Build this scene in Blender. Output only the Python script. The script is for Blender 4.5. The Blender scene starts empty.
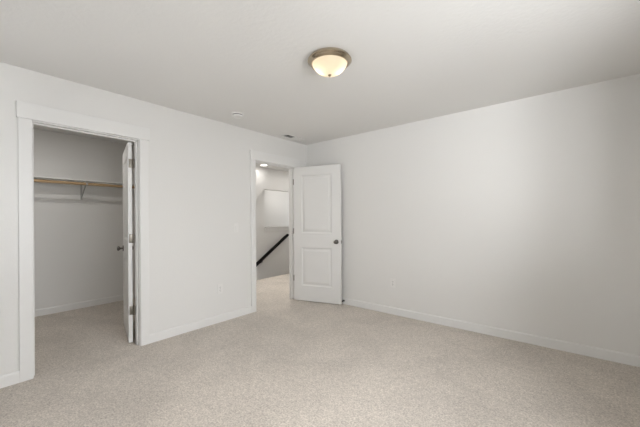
import bpy, bmesh, math, random
from mathutils import Vector, Matrix
S = bpy.context.scene
COL = S.collection

# ---------------------------------------------------------------- camera, world, light, exposure
cam_d = bpy.data.cameras.new('camera')
cam = bpy.data.objects.new('camera', cam_d); COL.objects.link(cam)
cam.matrix_world = (Matrix.Translation((3.2864, -3.6333, 1.2512)) @ Matrix.Rotation(0.6914, 4, 'Z')
                    @ Matrix.Rotation(math.pi/2, 4, 'X') @ Matrix.Rotation(-0.006, 4, 'Z'))
cam_d.sensor_width = 36.0
cam_d.lens = 302.3/640*36
cam_d.shift_y = (218.5-213.5)/640
cam_d.clip_start = 0.02
S.camera = cam

W = bpy.data.worlds.new('world'); S.world = W; W.use_nodes = True
nt = W.node_tree; bg = nt.nodes['Background']
sky = nt.nodes.new('ShaderNodeTexSky'); sky.sky_type = 'NISHITA'; sky.sun_disc = False
sky.sun_elevation = math.radians(38); sky.sun_rotation = math.radians(200); sky.air_density = 1.0; sky.dust_density = 3.0
nt.links.new(sky.outputs[0], bg.inputs[0]); bg.inputs[1].default_value = 0.06

S.view_settings.view_transform = 'Standard'
S.view_settings.look = 'None'
S.view_settings.gamma = 1.0
S.view_settings.use_curve_mapping = False
S.view_settings.exposure = 0.0
try:
    S.cycles.max_bounces = 14; S.cycles.diffuse_bounces = 10; S.cycles.sample_clamp_indirect = 6
except Exception: pass

def area(name, loc, target, sx, sy, watts, col=(1, 1, 1)):
    d = bpy.data.lights.new(name, 'AREA'); d.shape = 'RECTANGLE'; d.size = sx; d.size_y = sy
    d.energy = watts; d.color = col
    o = bpy.data.objects.new(name, d); COL.objects.link(o); o.location = loc
    o.rotation_euler = (Vector(target)-Vector(loc)).to_track_quat('-Z', 'Y').to_euler()
    return o
# daylight through the bedroom windows, added fill for hall and loft (each lamp fills its window opening, outside the pane)
DAY = (0.96, 0.98, 1.0)
area('window_sky_light', (5.60, -2.75, 2.60), (0.6, -2.70, 0.9), 3.2, 1.8, 305, DAY)          # sky, from above
area('window_ground_light', (5.40, -2.75, 0.75), (0.6, -2.70, 1.9), 3.2, 1.5, 140, DAY)      # light thrown up by the ground
area('window_side_sky_light', (5.6, -0.3, 2.2), (3.9, -2.6, 1.5), 1.6, 1.8, 320, DAY)        # sky to one side
area('window_side_ground_light', (5.6, -5.0, 0.8), (3.9, -2.6, 1.5), 1.6, 1.4, 190, DAY)
area('rear_window_ground_light', (1.3, -5.2, 0.7), (1.1, 0, 2.1), 1.8, 1.2, 31, DAY)
area('hall_fill_light', (-1.45, 4.5, 0.9), (-1.6, 0, 2.4), 1.2, 1.0, 44, DAY)  # unseen fill added to lift the hall ceiling
area('loft_fill_light', (-3.28, 4.2, 1.5), (-3.5, 0, 1.5), .9, 1.3, 14, DAY)  # unseen fill added to brighten the loft wall

# ---------------------------------------------------------------- materials
def mat(name, base, rough=0.6, metal=0.0, spec=0.3):
    m = bpy.data.materials.new(name); m.use_nodes = True
    b = m.node_tree.nodes['Principled BSDF']
    b.inputs['Base Color'].default_value = (*base, 1); b.inputs['Roughness'].default_value = rough
    b.inputs['Metallic'].default_value = metal; b.inputs['Specular IOR Level'].default_value = spec
    return m
def nodes(m): return m.node_tree, m.node_tree.nodes['Principled BSDF']
def add_bump(m, scale, strength, dist=0.002, detail=3.0, kind='noise'):
    t, b = nodes(m)
    tc = t.nodes.new('ShaderNodeTexCoord')
    if kind == 'voronoi':
        n = t.nodes.new('ShaderNodeTexVoronoi'); n.inputs['Scale'].default_value = scale; out = n.outputs['Distance']
    else:
        n = t.nodes.new('ShaderNodeTexNoise'); n.inputs['Scale'].default_value = scale; n.inputs['Detail'].default_value = detail
        out = n.outputs['Fac']
    bu = t.nodes.new('ShaderNodeBump'); bu.inputs['Strength'].default_value = strength; bu.inputs['Distance'].default_value = dist
    t.links.new(tc.outputs['Object'], n.inputs['Vector']); t.links.new(out, bu.inputs['Height'])
    t.links.new(bu.outputs[0], b.inputs['Normal'])
    return m
M = {}
M['wall'] = add_bump(mat('wall_paint', (0.735, 0.728, 0.712), 0.55, 0, 0.25), 70, 0.35, 0.002)
M['ceiling'] = add_bump(mat('ceiling_paint', (0.735, 0.728, 0.712), 0.8, 0, 0.2), 34, 0.35, 0.005)
M['trim'] = mat('white_trim_paint', (0.752, 0.748, 0.737), 0.4, 0, 0.35)
M['door'] = add_bump(mat('door_paint', (0.74, 0.735, 0.722), 0.4, 0, 0.35), 220, 0.12, 0.001)
M['nickel'] = mat('satin_nickel', (0.47, 0.40, 0.30), 0.16, 1.0)
M['dark_nickel'] = mat('dark_satin_nickel', (0.16, 0.15, 0.14), 0.32, 1.0)
M['hinge'] = mat('hinge_metal', (0.24, 0.22, 0.19), 0.4, 1.0)
M['black_metal'] = mat('dark_bronze', (0.03, 0.028, 0.026), 0.4, 0.6)
M['rubber'] = mat('dark_rubber', (0.04, 0.04, 0.04), 0.7)
M['plastic'] = mat('white_plastic', (0.765, 0.757, 0.74), 0.35, 0, 0.45)
M['slot'] = mat('dark_slot', (0.02, 0.02, 0.02), 0.8)
M['duct'] = mat('duct_interior', (0.05, 0.05, 0.05), 0.9)
M['shelf'] = mat('shelf_melamine', (0.78, 0.775, 0.76), 0.45)
M['bracket'] = mat('bracket_white_steel', (0.45, 0.445, 0.435), 0.4, 0.3)
M['rail'] = mat('handrail_dark_stain', (0.006, 0.004, 0.004), 0.6, 0, 0.12)
M['led'] = mat('led_diffuser', (0.9, 0.9, 0.9), 0.5)
t, b = nodes(M['led']); b.inputs['Emission Color'].default_value = (1, 0.97, 0.93, 1); b.inputs['Emission Strength'].default_value = 4.0
# pine rod
m = mat('pine_wood', (0.50, 0.32, 0.15), 0.5); M['pine'] = m
t, b = nodes(m); tc = t.nodes.new('ShaderNodeTexCoord'); mp = t.nodes.new('ShaderNodeMapping'); mp.inputs['Scale'].default_value = (60, 2.5, 60)
n = t.nodes.new('ShaderNodeTexNoise'); n.inputs['Scale'].default_value = 1.5; n.inputs['Detail'].default_value = 6
cr = t.nodes.new('ShaderNodeValToRGB'); cr.color_ramp.elements[0].position = .3; cr.color_ramp.elements[1].position = .7
cr.color_ramp.elements[0].color = (0.36, 0.235, 0.125, 1); cr.color_ramp.elements[1].color = (0.52, 0.37, 0.21, 1)
t.links.new(tc.outputs['Object'], mp.inputs[0]); t.links.new(mp.outputs[0], n.inputs['Vector']); t.links.new(n.outputs['Fac'], cr.inputs[0]); t.links.new(cr.outputs[0], b.inputs['Base Color'])
# frosted alabaster glass lit from inside by two bulbs
m = bpy.data.materials.new('frosted_lamp_glass'); m.use_nodes = True; M['glass_shade'] = m
t = m.node_tree; out = t.nodes['Material Output']; t.nodes.remove(t.nodes['Principled BSDF'])
tr = t.nodes.new('ShaderNodeBsdfTranslucent'); tr.inputs[0].default_value = (1.0, 0.93, 0.80, 1)
gl = t.nodes.new('ShaderNodeBsdfPrincipled'); gl.inputs['Base Color'].default_value = (0.85, 0.80, 0.70, 1); gl.inputs['Roughness'].default_value = .25
mx = t.nodes.new('ShaderNodeMixShader'); mx.inputs[0].default_value = 0.3
t.links.new(tr.outputs[0], mx.inputs[1]); t.links.new(gl.outputs[0], mx.inputs[2]); t.links.new(mx.outputs[0], out.inputs[0])
# window pane: clear, a little reflective
m = bpy.data.materials.new('window_glass'); m.use_nodes = True; M['pane'] = m
t = m.node_tree; out = t.nodes['Material Output']; t.nodes.remove(t.nodes['Principled BSDF'])
tp = t.nodes.new('ShaderNodeBsdfTransparent'); gs = t.nodes.new('ShaderNodeBsdfGlossy'); gs.inputs['Roughness'].default_value = 0.02
mx = t.nodes.new('ShaderNodeMixShader'); mx.inputs[0].default_value = 0.06
t.links.new(tp.outputs[0], mx.inputs[1]); t.links.new(gs.outputs[0], mx.inputs[2]); t.links.new(mx.outputs[0], out.inputs[0])
# carpet: cut pile, flecked beige, brushed light and dark patches
m = mat('beige_carpet', (0.5, 0.44, 0.38), 1.0, 0, 0.05); M['carpet'] = m
t, b = nodes(m); tc = t.nodes.new('ShaderNodeTexCoord')
def noise(sc, det=2.0, rough=0.5, dist=0.0):
    n = t.nodes.new('ShaderNodeTexNoise'); n.inputs['Scale'].default_value = sc; n.inputs['Detail'].default_value = det
    n.inputs['Roughness'].default_value = rough; n.inputs['Distortion'].default_value = dist
    t.links.new(tc.outputs['Object'], n.inputs['Vector']); return n
fine = noise(88, 3, 0.8); mid = noise(28, 3, 0.6); big = noise(2.6, 4, 0.55, 0.6)
r1 = t.nodes.new('ShaderNodeValToRGB'); e = r1.color_ramp.elements
e[0].position = 0.37; e[0].color = (0.40, 0.357, 0.312, 1); e[1].position = 0.63; e[1].color = (0.70, 0.64, 0.572, 1)
t.links.new(fine.outputs['Fac'], r1.inputs[0])
def ramp(src, a, bb, lo, hi):
    r = t.nodes.new('ShaderNodeMapRange'); r.inputs[1].default_value = a; r.inputs[2].default_value = bb
    r.inputs[3].default_value = lo; r.inputs[4].default_value = hi; t.links.new(src, r.inputs[0]); return r.outputs[0]
mulf = t.nodes.new('ShaderNodeMath'); mulf.operation = 'MULTIPLY'
t.links.new(ramp(mid.outputs['Fac'], .35, .65, 0.90, 1.08), mulf.inputs[0]); t.links.new(ramp(big.outputs['Fac'], .35, .65, 0.93, 1.06), mulf.inputs[1])
vm = t.nodes.new('ShaderNodeVectorMath'); vm.operation = 'SCALE'
t.links.new(r1.outputs[0], vm.inputs[0]); t.links.new(mulf.outputs[0], vm.inputs[3]); t.links.new(vm.outputs[0], b.inputs['Base Color'])
bu = t.nodes.new('ShaderNodeBump'); bu.inputs['Strength'].default_value = 0.5; bu.inputs['Distance'].default_value = 0.01
t.links.new(fine.outputs['Fac'], bu.inputs['Height'])
t.links.new(bu.outputs[0], b.inputs['Normal'])
try: b.inputs['Sheen Weight'].default_value = 0.15; b.inputs['Sheen Roughness'].default_value = 0.6
except Exception: pass

# ---------------------------------------------------------------- mesh helpers
def new(): return bmesh.new()
def box(bm, x0, x1, y0, y1, z0, z1, bev=0.0, seg=2, mtx=None):
    r = bmesh.ops.create_cube(bm, size=1.0)
    v = r['verts']
    bmesh.ops.scale(bm, vec=(abs(x1-x0), abs(y1-y0), abs(z1-z0)), verts=v)
    bmesh.ops.translate(bm, vec=((x0+x1)/2, (y0+y1)/2, (z0+z1)/2), verts=v)
    if mtx is not None: bmesh.ops.transform(bm, matrix=mtx, verts=v)
    if bev:
        es = list({e for q in v for e in q.link_edges})
        bmesh.ops.bevel(bm, geom=es, offset=bev, segments=seg, affect='EDGES', profile=0.5)
def lathe(bm, prof, seg=32, mtx=None, cap=True):
    """prof: list of (r, z), revolved round z"""
    rings = []
    for r, z in prof:
        if r < 1e-6: rings.append([bm.verts.new((0, 0, z))])
        else: rings.append([bm.verts.new((r*math.cos(2*math.pi*k/seg), r*math.sin(2*math.pi*k/seg), z)) for k in range(seg)])
    for a, c in zip(rings, rings[1:]):
        for k in range(seg):
            k2 = (k+1) % seg
            if len(a) == 1 and len(c) == 1: continue
            if len(a) == 1: bm.faces.new((a[0], c[k], c[k2]))
            elif len(c) == 1: bm.faces.new((a[k], c[0], a[k2]))
            else: bm.faces.new((a[k], c[k], c[k2], a[k2]))
    if cap:
        for g in (rings[0], rings[-1]):
            if len(g) > 1: bm.faces.new(g)
    vs = [v for g in rings for v in g]
    if mtx is not None: bmesh.ops.transform(bm, matrix=mtx, verts=vs)
    bmesh.ops.recalc_face_normals(bm, faces=bm.faces)
def tube(bm, p0, p1, r, seg=20, r1=None):
    p0, p1 = Vector(p0), Vector(p1); d = p1-p0
    mtx = Matrix.Translation(p0) @ d.to_track_quat('Z', 'Y').to_matrix().to_4x4()
    lathe(bm, [(r, 0), (r if r1 is None else r1, d.length)], seg, mtx)
def prism(bm, poly, axis, a0, a1):
    """poly in the two other axes, extruded along axis from a0 to a1"""
    def P(u, v, w): return {'x': (w, u, v), 'y': (u, w, v), 'z': (u, v, w)}[axis]
    A = [bm.verts.new(P(u, v, a0)) for u, v in poly]; B = [bm.verts.new(P(u, v, a1)) for u, v in poly]
    bm.faces.new(A); bm.faces.new(B[::-1]); n = len(poly)
    for i in range(n): bm.faces.new((A[i], A[(i+1) % n], B[(i+1) % n], B[i]))
    bmesh.ops.recalc_face_normals(bm, faces=bm.faces)
def obj(name, bm, m, parent=None, smooth=False, label=None):
    me = bpy.data.meshes.new(name); bm.to_mesh(me); bm.free()
    me.materials.append(M[m])
    if smooth:
        for p in me.polygons: p.use_smooth = True
        try: me.set_sharp_from_angle(angle=math.radians(35))
        except Exception: pass
    o = bpy.data.objects.new(name, me); COL.objects.link(o)
    if parent: o.parent = parent
    if label: o['label'] = label
    return o
def tag(o, label, cat, group=None, kind=None):
    o['label'] = label; o['category'] = cat
    if group: o['group'] = group
    if kind: o['kind'] = kind
    return o
def thing(name, label, cat, loc=(0, 0, 0), rz=0.0, group=None, kind=None):
    o = bpy.data.objects.new(name, None); COL.objects.link(o); o.location = loc; o.rotation_euler = (0, 0, rz)
    o.empty_display_size = 0.1
    return tag(o, label, cat, group, kind)
def struct(name, bm, m, label, cat): return tag(obj(name, bm, m), label, cat, kind='structure')
def copy_tree(o, parent=None):
    c = o.copy(); COL.objects.link(c)
    if parent: c.parent = parent
    for ch in list(o.children): copy_tree(ch, c)
    return c

# ---------------------------------------------------------------- dimensions
H = 2.44; T = 0.114                     # ceiling height, partition thickness
XE, YS = 4.0, -3.95                     # far sides of the bedroom (window walls)
CX0, CY1 = -2.066, -1.78                # closet back wall and right wall
HX = -1.66                              # edge of the hall floor at the stairwell
SX = -2.30                              # stairwell wall
LX, HY1, HY0 = -3.8, 3.75, -1.66         # loft wall, hall ends
# door openings in the left wall (finished)
C0, C1 = -3.237, -2.470; D0, D1 = -1.034, -0.277; OT = 2.037; J = 0.018

# ---------------------------------------------------------------- structure
bm = new()
box(bm, CX0-.12, XE+.12, YS-.12, CY1, -.30, 0); box(bm, HX, XE+.12, CY1, 0.12, -.30, 0); box(bm, HX, 0, 0.12, HY1+.12, -.30, 0)
box(bm, LX-.12, SX-.12, 0.6, HY1+.12, -.30, 0)
struct('floor', bm, 'carpet', 'beige cut pile carpet running through the bedroom, closet and hall', 'floor')
bm = new(); box(bm, LX-.12, XE+.12, YS-.12, HY1+.12, H, H+.12)
struct('ceiling', bm, 'ceiling', 'off white lightly textured flat ceiling', 'ceiling')
# left wall with the two door openings
bm = new(); a0, a1, b0, b1, top = C0-J, C1+J, D0-J, D1+J, OT+J
for y0, y1, z0, z1 in ((YS-.12, a0, 0, H), (a0, a1, top, H), (a1, b0, 0, H), (b0, b1, top, H), (b1, HY1, 0, H)):
    box(bm, -T, 0, y0, y1, z0, z1)
struct('wall_left', bm, 'wall', 'off white wall with the closet and hall doorways', 'wall')
bm = new(); box(bm, 0, XE+.12, 0, .12, 0, H)
struct('wall_right', bm, 'wall', 'plain off white wall on the right behind the open door', 'wall')
# window walls behind the camera
WY0, WY1, WZ0, WZ1 = -3.60, -1.60, .88, 2.12
bm = new()
for y0, y1, z0, z1 in ((YS-.12, WY0, 0, H), (WY1, 0, 0, H), (WY0, WY1, 0, WZ0), (WY0, WY1, WZ1, H)): box(bm, XE, XE+.12, y0, y1, z0, z1)
struct('wall_east', bm, 'wall', 'off white window wall outside the frame on the right', 'wall')
RX0, RX1 = 0.5, 2.0
bm = new()
for x0, x1, z0, z1 in ((0, RX0, 0, H), (RX1, XE, 0, H), (RX0, RX1, 0, WZ0), (RX0, RX1, WZ1, H)): box(bm, x0, x1, YS-.12, YS, z0, z1)
struct('wall_rear', bm, 'wall', 'off white window wall behind the camera', 'wall')
def window(n, axis, at, a0, a1, label):
    """vinyl window filling an opening from a0 to a1 along the wall"""
    r = thing('window_%d' % n, label, 'window', kind='structure')
    def bx(bm, u0, u1, w0, w1, z0, z1, bev=.003):
        if axis == 'x': box(bm, at+w0, at+w1, u0, u1, z0, z1, bev)
        else: box(bm, u0, u1, at+w0, at+w1, z0, z1, bev)
    f = new(); mid = (a0+a1)/2
    for u0, u1, z0, z1 in ((a0, a1, WZ0, WZ0+.05), (a0, a1, WZ1-.05, WZ1), (a0, a0+.05, WZ0+.05, WZ1-.05), (a1-.05, a1, WZ0+.05, WZ1-.05), (mid-.03, mid+.03, WZ0+.05, WZ1-.05)):
        bx(f, u0, u1, -.03, .03, z0, z1)
    obj('window_frame', f, 'plastic', r)
    g = new(); bx(g, a0+.05, mid-.03, -.004, .004, WZ0+.05, WZ1-.05, 0); bx(g, mid+.03, a1-.05, -.004, .004, WZ0+.05, WZ1-.05, 0)
    obj('pane', g, 'pane', r)
window(1, 'x', XE+.075, WY0, WY1, 'wide white vinyl slider window in the wall outside the frame')
window(2, 'y', YS-.075, RX0, RX1, 'white vinyl slider window behind the camera')
# closet shell
bm = new(); box(bm, CX0-.12, CX0, YS-.12, CY1+.12, 0, H)
struct('wall_closet_back', bm, 'wall', 'grey white back wall of the walk in closet', 'wall')
bm = new(); box(bm, CX0, -T, CY1, CY1+.12, 0, H)
struct('wall_closet_right', bm, 'wall', 'closet side wall behind the open closet door', 'wall')
bm = new(); box(bm, CX0, -T, YS-.12, YS, 0, H)
struct('wall_closet_left', bm, 'wall', 'closet side wall left of the doorway', 'wall')
# hall, stairwell and loft shell
bm = new(); box(bm, LX, SX, 0.6, .72, -.3, H)
struct('wall_loft_side', bm, 'wall', 'side wall of the bright loft', 'wall')
bm = new(); box(bm, LX-.12, LX, .6, HY1+.12, 0, H)
struct('wall_loft', bm, 'wall', 'bright off white wall seen through the opening over the stairs', 'wall')
bm = new()
for x0, x1, z0, z1 in ((LX, -3.65, -2.8, H), (-2.9, -2.0, -2.8, H), (-.9, -T, -2.8, H), (-2.0, -.9, -2.8, .85), (-2.0, -.9, 2.15, H), (-3.65, -2.9, -2.8, .85), (-3.65, -2.9, 2.15, H)): box(bm, x0, x1, HY1, HY1+.12, z0, z1)
struct('wall_hall_end', bm, 'wall', 'hall end wall beyond the doorway', 'wall')
WZ0, WZ1 = .85, 2.15
window(3, 'y', HY1+.06, -3.65, -2.9, 'added unseen white vinyl slider window lighting the loft')  # added out of view to let the loft fill in
window(4, 'y', HY1+.06, -2.0, -.9, 'added unseen white vinyl slider window at the end of the hall')  # added out of view for the hall fill lamp
bm = new(); box(bm, SX-.12, HX, CY1+.12, CY1+.24, -2.8, H); box(bm, HX, -T, CY1+.12, CY1+.24, 0, H)
struct('wall_hall_south', bm, 'wall', 'hall end wall beside the closet', 'wall')
bm = new()
OY, OZ0, OZ1 = 1.052, .955, 1.955
box(bm, SX-.12, SX, CY1+.24, OY, -2.8, H); box(bm, SX-.12, SX, OY, HY1, -2.8, OZ0); box(bm, SX-.12, SX, OY, HY1, OZ1, H)
# thicker upper part of the wall, its lower edge sloping down with the stairs
prism(bm, [(HY1, H), (CY1+.24, H), (CY1+.24, 1.165), (0.17, 1.165), (.962, 1.938), (HY1, 1.938)], 'x', SX, SX+.12)
struct('wall_stairwell', bm, 'wall', 'stairwell wall with a sloped upper part and an opening to the loft', 'wall')
bm = new(); box(bm, HX, HX+.12, CY1+.24, HY1, -2.8, -.3)
struct('wall_stairwell_below', bm, 'wall', 'stairwell wall under the edge of the hall floor', 'wall')
bm = new(); box(bm, SX-.12, HX+.12, CY1+.12, HY1+.12, -2.92, -2.8)
struct('floor_below', bm, 'carpet', 'carpeted floor at the foot of the stairs', 'floor')
# cap and apron on the half wall
r = thing('trim_3', 'white painted ledge capping the half wall above the handrail', 'trim', kind='structure')
bm = new(); box(bm, SX-.14, SX+.05, OY, HY1, 1.040, 1.064, .005); obj('cap', bm, 'trim', r)
bm = new(); box(bm, SX-.12, SX, OY, HY1, .955, 1.04); box(bm, SX, SX+.026, OY, HY1, .958, 1.04, .003); obj('apron', bm, 'trim', r)

# baseboards
def base_prof(s=1, t=.014, h=.09):
    return [(0, 0), (s*t, 0), (s*t, h-.012), (s*(t-.004), h-.003), (s*(t-.008), h), (0, h)]
def baseboard(name, axis, at, s, a0s, label):
    bm = new()
    for a0, a1 in a0s: prism(bm, [(at+u, v) for u, v in base_prof(s)], axis, a0, a1)
    return struct(name, bm, 'trim', label, 'baseboard')
CW = .078
baseboard('baseboard_left', 'y', 0, 1, ((YS, C0-.004-CW), (C1+.004+CW, D0-.004-CW), (D1+.004+CW, 0)), 'white baseboard along the left wall')
baseboard('baseboard_closet_back', 'y', CX0, 1, ((YS, CY1),), 'white baseboard along the closet back wall')
bm = new(); prism(bm, [(0-u, v) for u, v in base_prof()], 'x', .014, XE-.014)
struct('baseboard_right', bm, 'trim', 'white baseboard along the right wall', 'baseboard')
bm = new(); prism(bm, [(CY1-u, v) for u, v in base_prof()], 'x', CX0+.014, -T)
struct('baseboard_closet_right', bm, 'trim', 'white baseboard at the closet side wall', 'baseboard')
bm = new(); prism(bm, [(XE-u, v) for u, v in base_prof()], 'y', YS, 0)
struct('baseboard_east', bm, 'trim', 'white baseboard under the side window', 'baseboard')
bm = new(); prism(bm, [(YS+u, v) for u, v in base_prof()], 'x', .014, XE-.014)
struct('baseboard_rear', bm, 'trim', 'white baseboard behind the camera', 'baseboard')

# door frames
def frame(n, y0, y1, label, stop0, stop1, px0, px1):
    r = thing('trim_%d' % n, label, 'door frame', kind='structure')
    g = .005
    for a, c in ((y0-g-CW, y0-g), (y1+g, y1+g+CW)):
        bm = new(); box(bm, 0, .017, a, c, 0, OT+.008, .0025); obj('casing', bm, 'trim', r)
    bm = new(); box(bm, 0, .027, y0-g-CW-.010, y1+g+CW+.010, OT+.008, OT+.134, .003); obj('header_casing', bm, 'trim', r)
    for a, c in ((y0-J, y0), (y1, y1+J)):
        bm = new(); box(bm, -T, 0, a, c, 0, OT+J, .001); obj('jamb', bm, 'trim', r)
    bm = new(); box(bm, -T, 0, y0, y1, OT, OT+J, .001); obj('head_jamb', bm, 'trim', r)
    bm = new(); d = .011
    box(bm, stop0, stop1, y0, y0+d, 0, OT, .002); box(bm, stop0, stop1, y1-d, y1, 0, OT, .002); box(bm, stop0, stop1, y0+d, y1-d, OT-d, OT, .002)
    obj('door_stop_strip', bm, 'trim', r)
    # hinge plates let into the jamb
    for z in (.335, 1.060, 1.820):
        bm = new(); box(bm, px0, px1, y1-.0015, y1, z-.044, z+.044, .0005); obj('hinge_plate', bm, 'hinge', r)
    # the same casing on the far side of the wall
    for a, c in ((y0-g-CW, y0-g), (y1+g, y1+g+CW)):
        bm = new(); box(bm, -T-.017, -T, a, c, 0, OT+.008, .0025); obj('casing', bm, 'trim', r)
    bm = new(); box(bm, -T-.023, -T, y0-g-CW-.010, y1+g+CW+.010, OT+.008, OT+.134, .003); obj('header_casing', bm, 'trim', r)
    return r
frame(1, C0, C1, 'white flat casing with overhanging header round the closet doorway', -.075, -.040, -T, -T+.032)
frame(2, D0, D1, 'white flat casing with overhanging header round the hall doorway', -.080, -.045, -.032, 0)

# ---------------------------------------------------------------- doors
DW, DT, DZ0, DZ1 = 0.752, 0.035, 0.012, 2.032
PAN = ((.126, .614, .240, .815), (.126, .614, 1.030, 1.905))
def leaf_mesh():
    """two-panel moulded leaf; local x from hinge to latch, y = thickness 0..DT, both faces moulded"""
    bm = new()
    us = sorted({0, DW, PAN[0][0], PAN[0][1]}); zs = sorted({DZ0, DZ1, PAN[0][2], PAN[0][3], PAN[1][2], PAN[1][3]})
    for y, s in ((0, 1), (DT, -1)):
        def q(u0, u1, z0, z1, d0, w0, w1, e0, e1):  # frame ring quads between two nested rectangles
            pass
        for i in range(3):
            for k in range(5):
                u0, u1, z0, z1 = us[i], us[i+1], zs[k], zs[k+1]
                if i == 1 and k in (1, 3):
                    # nested rings: sticking slope, flat, raised field
                    rings = [(0, 0), (.015, .013), (.028, .013), (.056, .004)]
                    R = []
                    for ins, dep in rings:
                        R.append([bm.verts.new((a, y+s*dep, c)) for a, c in ((u0+ins, z0+ins), (u1-ins, z0+ins), (u1-ins, z1-ins), (u0+ins, z1-ins))])
                    for A, B in zip(R, R[1:]):
                        for j in range(4): bm.faces.new((A[j], A[(j+1) % 4], B[(j+1) % 4], B[j]))
                    bm.faces.new(R[-1])
                else:
                    bm.faces.new([bm.verts.new((a, y, c)) for a, c in ((u0, z0), (u1, z0), (u1, z1), (u0, z1))])
    for a0, a1, c0, c1 in ((0, 0, DZ0, DZ1), (DW, DW, DZ0, DZ1)):
        bm.faces.new([bm.verts.new(p) for p in ((a0, 0, c0), (a0, DT, c0), (a0, DT, c1), (a0, 0, c1))])
    for c in (DZ0, DZ1):
        bm.faces.new([bm.verts.new(p) for p in ((0, 0, c), (DW, 0, c), (DW, DT, c), (0, DT, c))])
    bmesh.ops.remove_doubles(bm, verts=bm.verts, dist=1e-5)
    bmesh.ops.recalc_face_normals(bm, faces=bm.faces)
    return bm
KZ = .912
def knob_prof(): return [(.0, .066), (.012, .0655), (.021, .062), (.0265, .054), (.0265, .047), (.022, .040), (.014, .034), (.0105, .028), (.0105, .010), (.030, .009), (.033, .006), (.033, 0)]
def make_door(n, label, loc, rz, hinge_side, knob_mat):
    """hinge_side: 0 = knuckles on the local y=0 face, 1 = on the y=DT face"""
    r = thing('door_%d' % n, label, 'door', loc, rz, kind='structure')
    obj('door_leaf', leaf_mesh(), 'door', r)
    for y, s in ((0, 90), (DT, -90)):
        bm = new(); lathe(bm, knob_prof(), 28, Matrix.Translation((DW-.066, y, KZ)) @ Matrix.Rotation(math.radians(s), 4, 'X'))
        obj('door_knob', bm, knob_mat, r, True)
    bm = new(); box(bm, DW, DW+.002, DT/2-.0125, DT/2+.0125, KZ-.028, KZ+.028, .0008); box(bm, DW+.001, DW+.010, DT/2-.006, DT/2+.006, KZ-.008, KZ+.008, .001)
    obj('latch', bm, knob_mat, r)
    for z in (.335, 1.060, 1.820):
        bm = new(); hy = -.007 if hinge_side == 0 else DT+.007
        tube(bm, (-.003, hy, z-.045), (-.003, hy, z+.045), .0065, 14)
        for k in (-.045, .045): lathe(bm, [(.0075, -.002), (.0075, .002)], 14, Matrix.Translation((-.003, hy, z+k)))
        y0, y1 = (0.0, .028) if hinge_side == 0 else (DT-.028, DT)
        box(bm, -.003, 0.0, y0, y1, z-.044, z+.044, .001)
        obj('hinge', bm, 'hinge', r, True)
    return r
# hall door swung into the bedroom, closet door swung into the closet
make_door(1, 'open white two panel door standing ajar against the right wall', (.027, -.320, 0), math.radians(17.3), 1, 'dark_nickel')
# closet leaf points towards -x: local +y becomes -y
make_door(2, 'open white two panel door inside the closet, seen nearly edge on', (-.130, -2.488, 0), math.radians(180-14.0), 0, 'dark_nickel')

# ---------------------------------------------------------------- ceiling light
def flush_light(label, loc, group, power):
    r = thing('ceiling_light', label, 'ceiling light', loc, 0, group)
    bm = new(); lathe(bm, [(0, 0), (.148, 0), (.152, -.004), (.158, -.016), (.163, -.020), (.163, -.025), (.156, -.029), (.151, -.036), (.143, -.044), (.135, -.047), (.129, -.045), (.129, -.033), (.0, -.033)], 64, cap=False)
    obj('metal_rim', bm, 'nickel', r, True, 'brushed nickel rim')
    bm = new(); pr = [(.130, -.037), (.1295, -.044), (.125, -.057), (.116, -.070), (.105, -.083), (.092, -.094), (.077, -.105), (.060, -.114), (.042, -.120), (.022, -.123), (0, -.124)]
    lathe(bm, pr, 64, cap=False)
    obj('glass_shade', bm, 'glass_shade', r, True, 'frosted glass bowl glowing warm white')
    bm = new(); lathe(bm, [(0, -.137), (.006, -.136), (.009, -.132), (.008, -.129), (.013, -.126), (.014, -.121), (0, -.120)], 20, cap=False)
    obj('finial', bm, 'nickel', r, True)
    for s in (-1, 1):
        d = bpy.data.lights.new('bulb_light', 'POINT'); d.energy = power; d.color = (1.0, .89, .72); d.shadow_soft_size = .028
        o = bpy.data.objects.new('bulb_light', d); COL.objects.link(o); o.parent = r; o.location = (s*.050, s*.042, -.078)
    return r
flush_light('brushed nickel flush ceiling light with glowing frosted bowl over the bedroom', (1.915, -1.854, H), None, 0.2)

# smoke detector
r = thing('smoke_detector', 'small round white smoke detector on the bedroom ceiling', 'smoke detector', (.392, -1.588, H))
bm = new(); lathe(bm, [(0, 0), (.068, 0), (.070, -.003), (.070, -.009), (.066, -.0115), (0, -.0115)], 40, cap=False); obj('base_plate', bm, 'plastic', r, True)
bm = new(); lathe(bm, [(0, -.012), (.056, -.012), (.056, -.024), (0, -.024)], 40, cap=False)
obj('sensing_slot', bm, 'duct', r, True)
bm = new(); lathe(bm, [(0, -.0205), (.061, -.0205), (.062, -.025), (.058, -.034), (.046, -.040), (.020, -.042), (0, -.042)], 40, cap=False); obj('cover', bm, 'plastic', r, True)
bm = new(); lathe(bm, [(0, -.041), (.010, -.041), (.010, -.044), (0, -.0445)], 20, Matrix.Translation((.02, -.015, 0)), cap=False); obj('test_button', bm, 'plastic', r, True)

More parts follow.
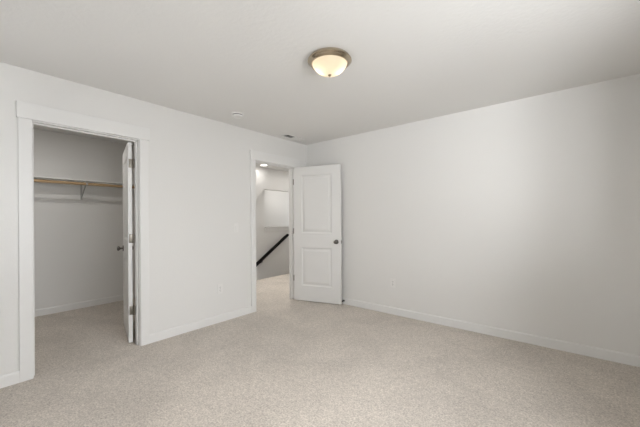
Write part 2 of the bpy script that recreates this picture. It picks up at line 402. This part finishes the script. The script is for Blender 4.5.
# ceiling register: two banks of louvres throwing opposite ways
r = thing('ceiling_vent', 'white rectangular louvred air vent on the ceiling near the corner', 'air vent', (.175, -.475, H))
bm = new(); L, B = .180, .068
for x0, x1, y0, y1 in ((-B, -B+.017, -L, L), (B-.017, B, -L, L), (-B+.017, B-.017, -L, -L+.017), (-B+.017, B-.017, L-.017, L), (-B+.017, B-.017, -.004, .004)):
    box(bm, x0, x1, y0, y1, -.007, 0, .0015)
obj('vent_frame', bm, 'plastic', r)
bm = new(); box(bm, -B+.014, B-.014, -L+.014, L-.014, -.0012, -.0002); obj('duct_opening', bm, 'duct', r)
for half, a in ((-1, -62), (1, 48)):
    bm = new()
    for k in range(8):
        y = half*(.016+k*.0195)
        box(bm, -B+.017, B-.017, -.0005, .0005, -.0052, .0052, 0, 2, Matrix.Translation((0, y, -.0065)) @ Matrix.Rotation(math.radians(a), 4, 'X'))
    obj('louvres', bm, 'plastic', r)

# recessed downlights; the unseen hall and loft ones are added fill
def downlight(label, loc, w, size=.13, group=None, spot=None):
    r = thing('recessed_light', label, 'recessed light', loc, 0, group)
    bm = new(); lathe(bm, [(.070, -.0), (.088, 0), (.088, -.003), (.084, -.006), (.072, -.004), (.070, 0)], 40, cap=False); obj('trim_ring', bm, 'plastic', r, True)
    bm = new(); lathe(bm, [(0, -.003), (.0715, -.003), (.0715, -.0005), (0, -.0005)], 40, cap=False); obj('diffuser', bm, 'led', r)
    if spot:
        d = bpy.data.lights.new('downlight_lamp', 'SPOT'); d.spot_size = math.radians(spot); d.spot_blend = .7; d.shadow_soft_size = .06
    else:
        d = bpy.data.lights.new('downlight_lamp', 'AREA'); d.shape = 'DISK'; d.size = size
    d.energy = w; d.color = (1, .965, .92)
    o = bpy.data.objects.new('downlight_lamp', d); COL.objects.link(o); o.parent = r; o.location = (0, 0, -.012)
    return r
downlight('lit round recessed light above the stairwell, seen through the hall doorway', (-1.927, .733, H), 1.9)
downlight('added unseen fill light over the edge of the hall floor beside the stairwell', (-1.55, 1.62, H), 4.8)  # unseen, added to wash the upper stairwell wall
downlight('lit round ceiling light inside the closet, near its doorway', (-.90, -2.95, H), 6.2, .035)
downlight('added unseen fill light in the hall outside the bedroom door', (-.80, .30, H), 105, spot=84)  # unseen, added to brighten the hall floor
downlight('added unseen fill light in the hall beside the closet', (-.85, -.95, H), 7, .2)  # unseen, added to spill soft light through the doorway
downlight('added unseen fill light over the head of the stairs', (-1.2, 2.3, H), 40, spot=90)  # unseen, added to raise the hall brightness
downlight('added unseen fill light in the loft ceiling', (-3.0, 2.75, H), 10.5)  # unseen, added to even out the bright loft wall

# ---------------------------------------------------------------- electrical plates
def plate(name, label, cat, loc, rz):
    r = thing(name, label, cat, loc, rz)   # local +x points out of the wall
    bm = new(); box(bm, 0, .005, -.035, .035, -.0575, .0575, .002); obj('cover_plate', bm, 'plastic', r)
    return r
def outlet(label, loc, rz):
    r = plate('wall_outlet', label, 'outlet', loc, rz)
    for z in (.019, -.019):
        bm = new(); box(bm, .004, .0068, -.0165, .0165, z-.0145, z+.0145, .0012); f = obj('socket', bm, 'plastic', r)
        bm = new()
        for y in (-.0065, .0065): box(bm, .0066, .0071, y-.0013, y+.0013, z-.002, z+.007)
        tube(bm, (.0066, 0, z-.008), (.0071, 0, z-.008), .0024, 12)
        obj('slots', bm, 'slot', f)
    bm = new(); tube(bm, (.005, 0, 0), (.0062, 0, 0), .003, 12); obj('screw', bm, 'hinge', r)
outlet('white duplex outlet low on the left wall between the two doorways', (0, -1.578, .402), 0)
outlet('white duplex outlet low on the right wall', (1.505, 0, .405), -math.pi/2)
r = plate('light_switch', 'white rocker light switch on the left wall beside the hall doorway', 'light switch', (0, -1.345, 1.136), 0)
bm = new(); box(bm, .0045, .0065, -.0175, .0175, -.034, .034, .001)
box(bm, .005, .009, -.0155, .0155, -.032, .032, .0015, 2, Matrix.Translation((0.0005, 0, 0)) @ Matrix.Rotation(math.radians(3), 4, 'Y')); obj('rocker', bm, 'plastic', r)

# ---------------------------------------------------------------- door stop
r = thing('door_stop', 'small dark door stop on the baseboard behind the open door', 'door stop', (.737, -.014, .050))
bm = new(); lathe(bm, [(0, 0), (.013, 0), (.013, .003), (.006, .006), (.006, .028), (0, .028)], 20, Matrix.Rotation(math.pi/2, 4, 'X'), cap=False); obj('stem', bm, 'black_metal', r, True)
bm = new(); lathe(bm, [(0, .027), (.010, .027), (.011, .031), (.011, .040), (.008, .043), (0, .043)], 20, Matrix.Rotation(math.pi/2, 4, 'X'), cap=False); obj('bumper', bm, 'rubber', r, True)

# ---------------------------------------------------------------- closet shelf, rod, brackets
SH = 1.800
bm = new(); box(bm, CX0, CX0+.262, YS, CY1, SH-.016, SH, .0015)
o = obj('closet_shelf', bm, 'shelf'); tag(o, 'long white shelf along the closet back wall above the rod', 'shelf')
bm = new(); tube(bm, (CX0+.285, YS+.004, 1.739), (CX0+.285, CY1-.004, 1.739), .0185, 28)
o = obj('closet_rod', bm, 'pine', None, True); tag(o, 'round pine hanging rod under the white closet shelf', 'clothes rod')
def bracket(y, label):
    r = thing('shelf_bracket', label, 'bracket', (CX0, y, SH-.016))
    bm = new(); box(bm, 0, .003, -.011, .011, -.250, 0, .001); box(bm, .003, .250, -.011, .011, -.003, 0, .001)
    obj('mounting_plate', bm, 'bracket', r)
    bm = new(); a, c = Vector((.004, 0, -.225)), Vector((.262, 0, -.030)); d = c-a; L_ = d.length
    box(bm, -.003, .003, -.014, .014, 0, L_, .001, 2, Matrix.Translation(a) @ d.to_track_quat('Z', 'Y').to_matrix().to_4x4())
    obj('diagonal_brace', bm, 'bracket', r)
    # hook cradling the rod
    bm = new(); cx, cz, R0 = .285, 1.739-(SH-.016), .0188
    pts = [Vector((.250, 0, -.003)), Vector((.262, 0, -.030))]+[Vector((cx+(R0+.002)*math.cos(t_), 0, cz+(R0+.002)*math.sin(t_))) for t_ in [math.radians(180+k*18) for k in range(0, 13)]]
    poly = []
    for i, p in enumerate(pts):
        q0 = pts[max(i-1, 0)]; q1 = pts[min(i+1, len(pts)-1)]; dn = (q1-q0).normalized(); nn = Vector((dn.z, 0, -dn.x))
        poly.append((p-nn*.0015, p+nn*.0015))
    A = [[bm.verts.new((v.x, s*.010, v.z)) for v in pr for s in (-1, 1)] for pr in poly]
    for a_, b_ in zip(A, A[1:]):
        for j, k in ((0, 1), (1, 3), (3, 2), (2, 0)): bm.faces.new((a_[j], a_[k], b_[k], b_[j]))
    bm.faces.new((A[0][0], A[0][1], A[0][3], A[0][2])); bm.faces.new((A[-1][0], A[-1][1], A[-1][3], A[-1][2]))
    bmesh.ops.recalc_face_normals(bm, faces=bm.faces)
    obj('rod_hook', bm, 'bracket', r)
    return r
bracket(-2.485, 'steel shelf and rod bracket at the middle of the closet shelf')
# rod sockets at the ends
for y, s, lb in ((CY1, -1, 'round rod socket on the closet wall behind the door'),):
    bm = new(); mt = Matrix.Translation((CX0+.285, y, 1.739)) @ Matrix.Rotation(math.radians(90), 4, 'X')
    lathe(bm, [(.0188, 0.0), (.032, 0), (.032, .004), (.024, .006), (.024, .016), (.0188, .016), (.0188, 0)], 24, mt, cap=False)
    o = obj('rod_socket', bm, 'bracket', None, True); tag(o, lb, 'rod socket')

# ---------------------------------------------------------------- handrail and stairs
RX = SX+.065; sl = .637
def rz_(y): return .85+(y-1.76)*sl
r = thing('handrail', 'dark stained wooden handrail sloping up the stairwell wall', 'handrail', (SX, 1.2, 0))
r_off = Vector((-SX, -1.2, 0))
bm = new(); y0, y1 = -1.2, 1.76
hw, hh = .027, .036
d = Vector((0, y1-y0, rz_(y1)-rz_(y0)))
box(bm, -hw, hw, -hh, hh, 0, d.length, .012, 3, Matrix.Translation(Vector((RX, y0, rz_(y0)))+r_off) @ d.to_track_quat('Z', 'X').to_matrix().to_4x4())
obj('rail', bm, 'rail', r, True)
for y in (.93, -.3):
    bm = new(); z = rz_(y)
    P = [Vector((SX, y, z-.085)), Vector((SX+.045, y, z-.085)), Vector((RX-.004, y, z-.070)), Vector((RX, y, z-.030))]
    for a, c in zip(P, P[1:]): tube(bm, a+r_off, c+r_off, .006, 12)
    lathe(bm, [(0, 0), (.026, 0), (.026, .003), (.010, .007), (0, .007)], 24, Matrix.Translation(P[0]+r_off) @ Matrix.Rotation(math.pi/2, 4, 'Y'), cap=False)
    obj('rail_bracket', bm, 'black_metal', r, True)
bm = new(); run = .28; rise = run*sl; n = 13
poly = [(2.35, -2.8), (2.35, 0)]; y, z = 2.35, 0.0
poly = [(HY1, -2.8), (HY1, 0), (2.35, 0)]
for k in range(n):
    z -= rise*1.0; poly.append((y, max(z, -2.79))); y -= run; poly.append((y, max(z, -2.79)))
poly.append((y, -2.8))
prism(bm, poly, 'x', SX+.001, HX-.001)
o = obj('staircase', bm, 'carpet'); tag(o, 'carpeted stairs going down beyond the hall floor', 'stairs', kind='structure')
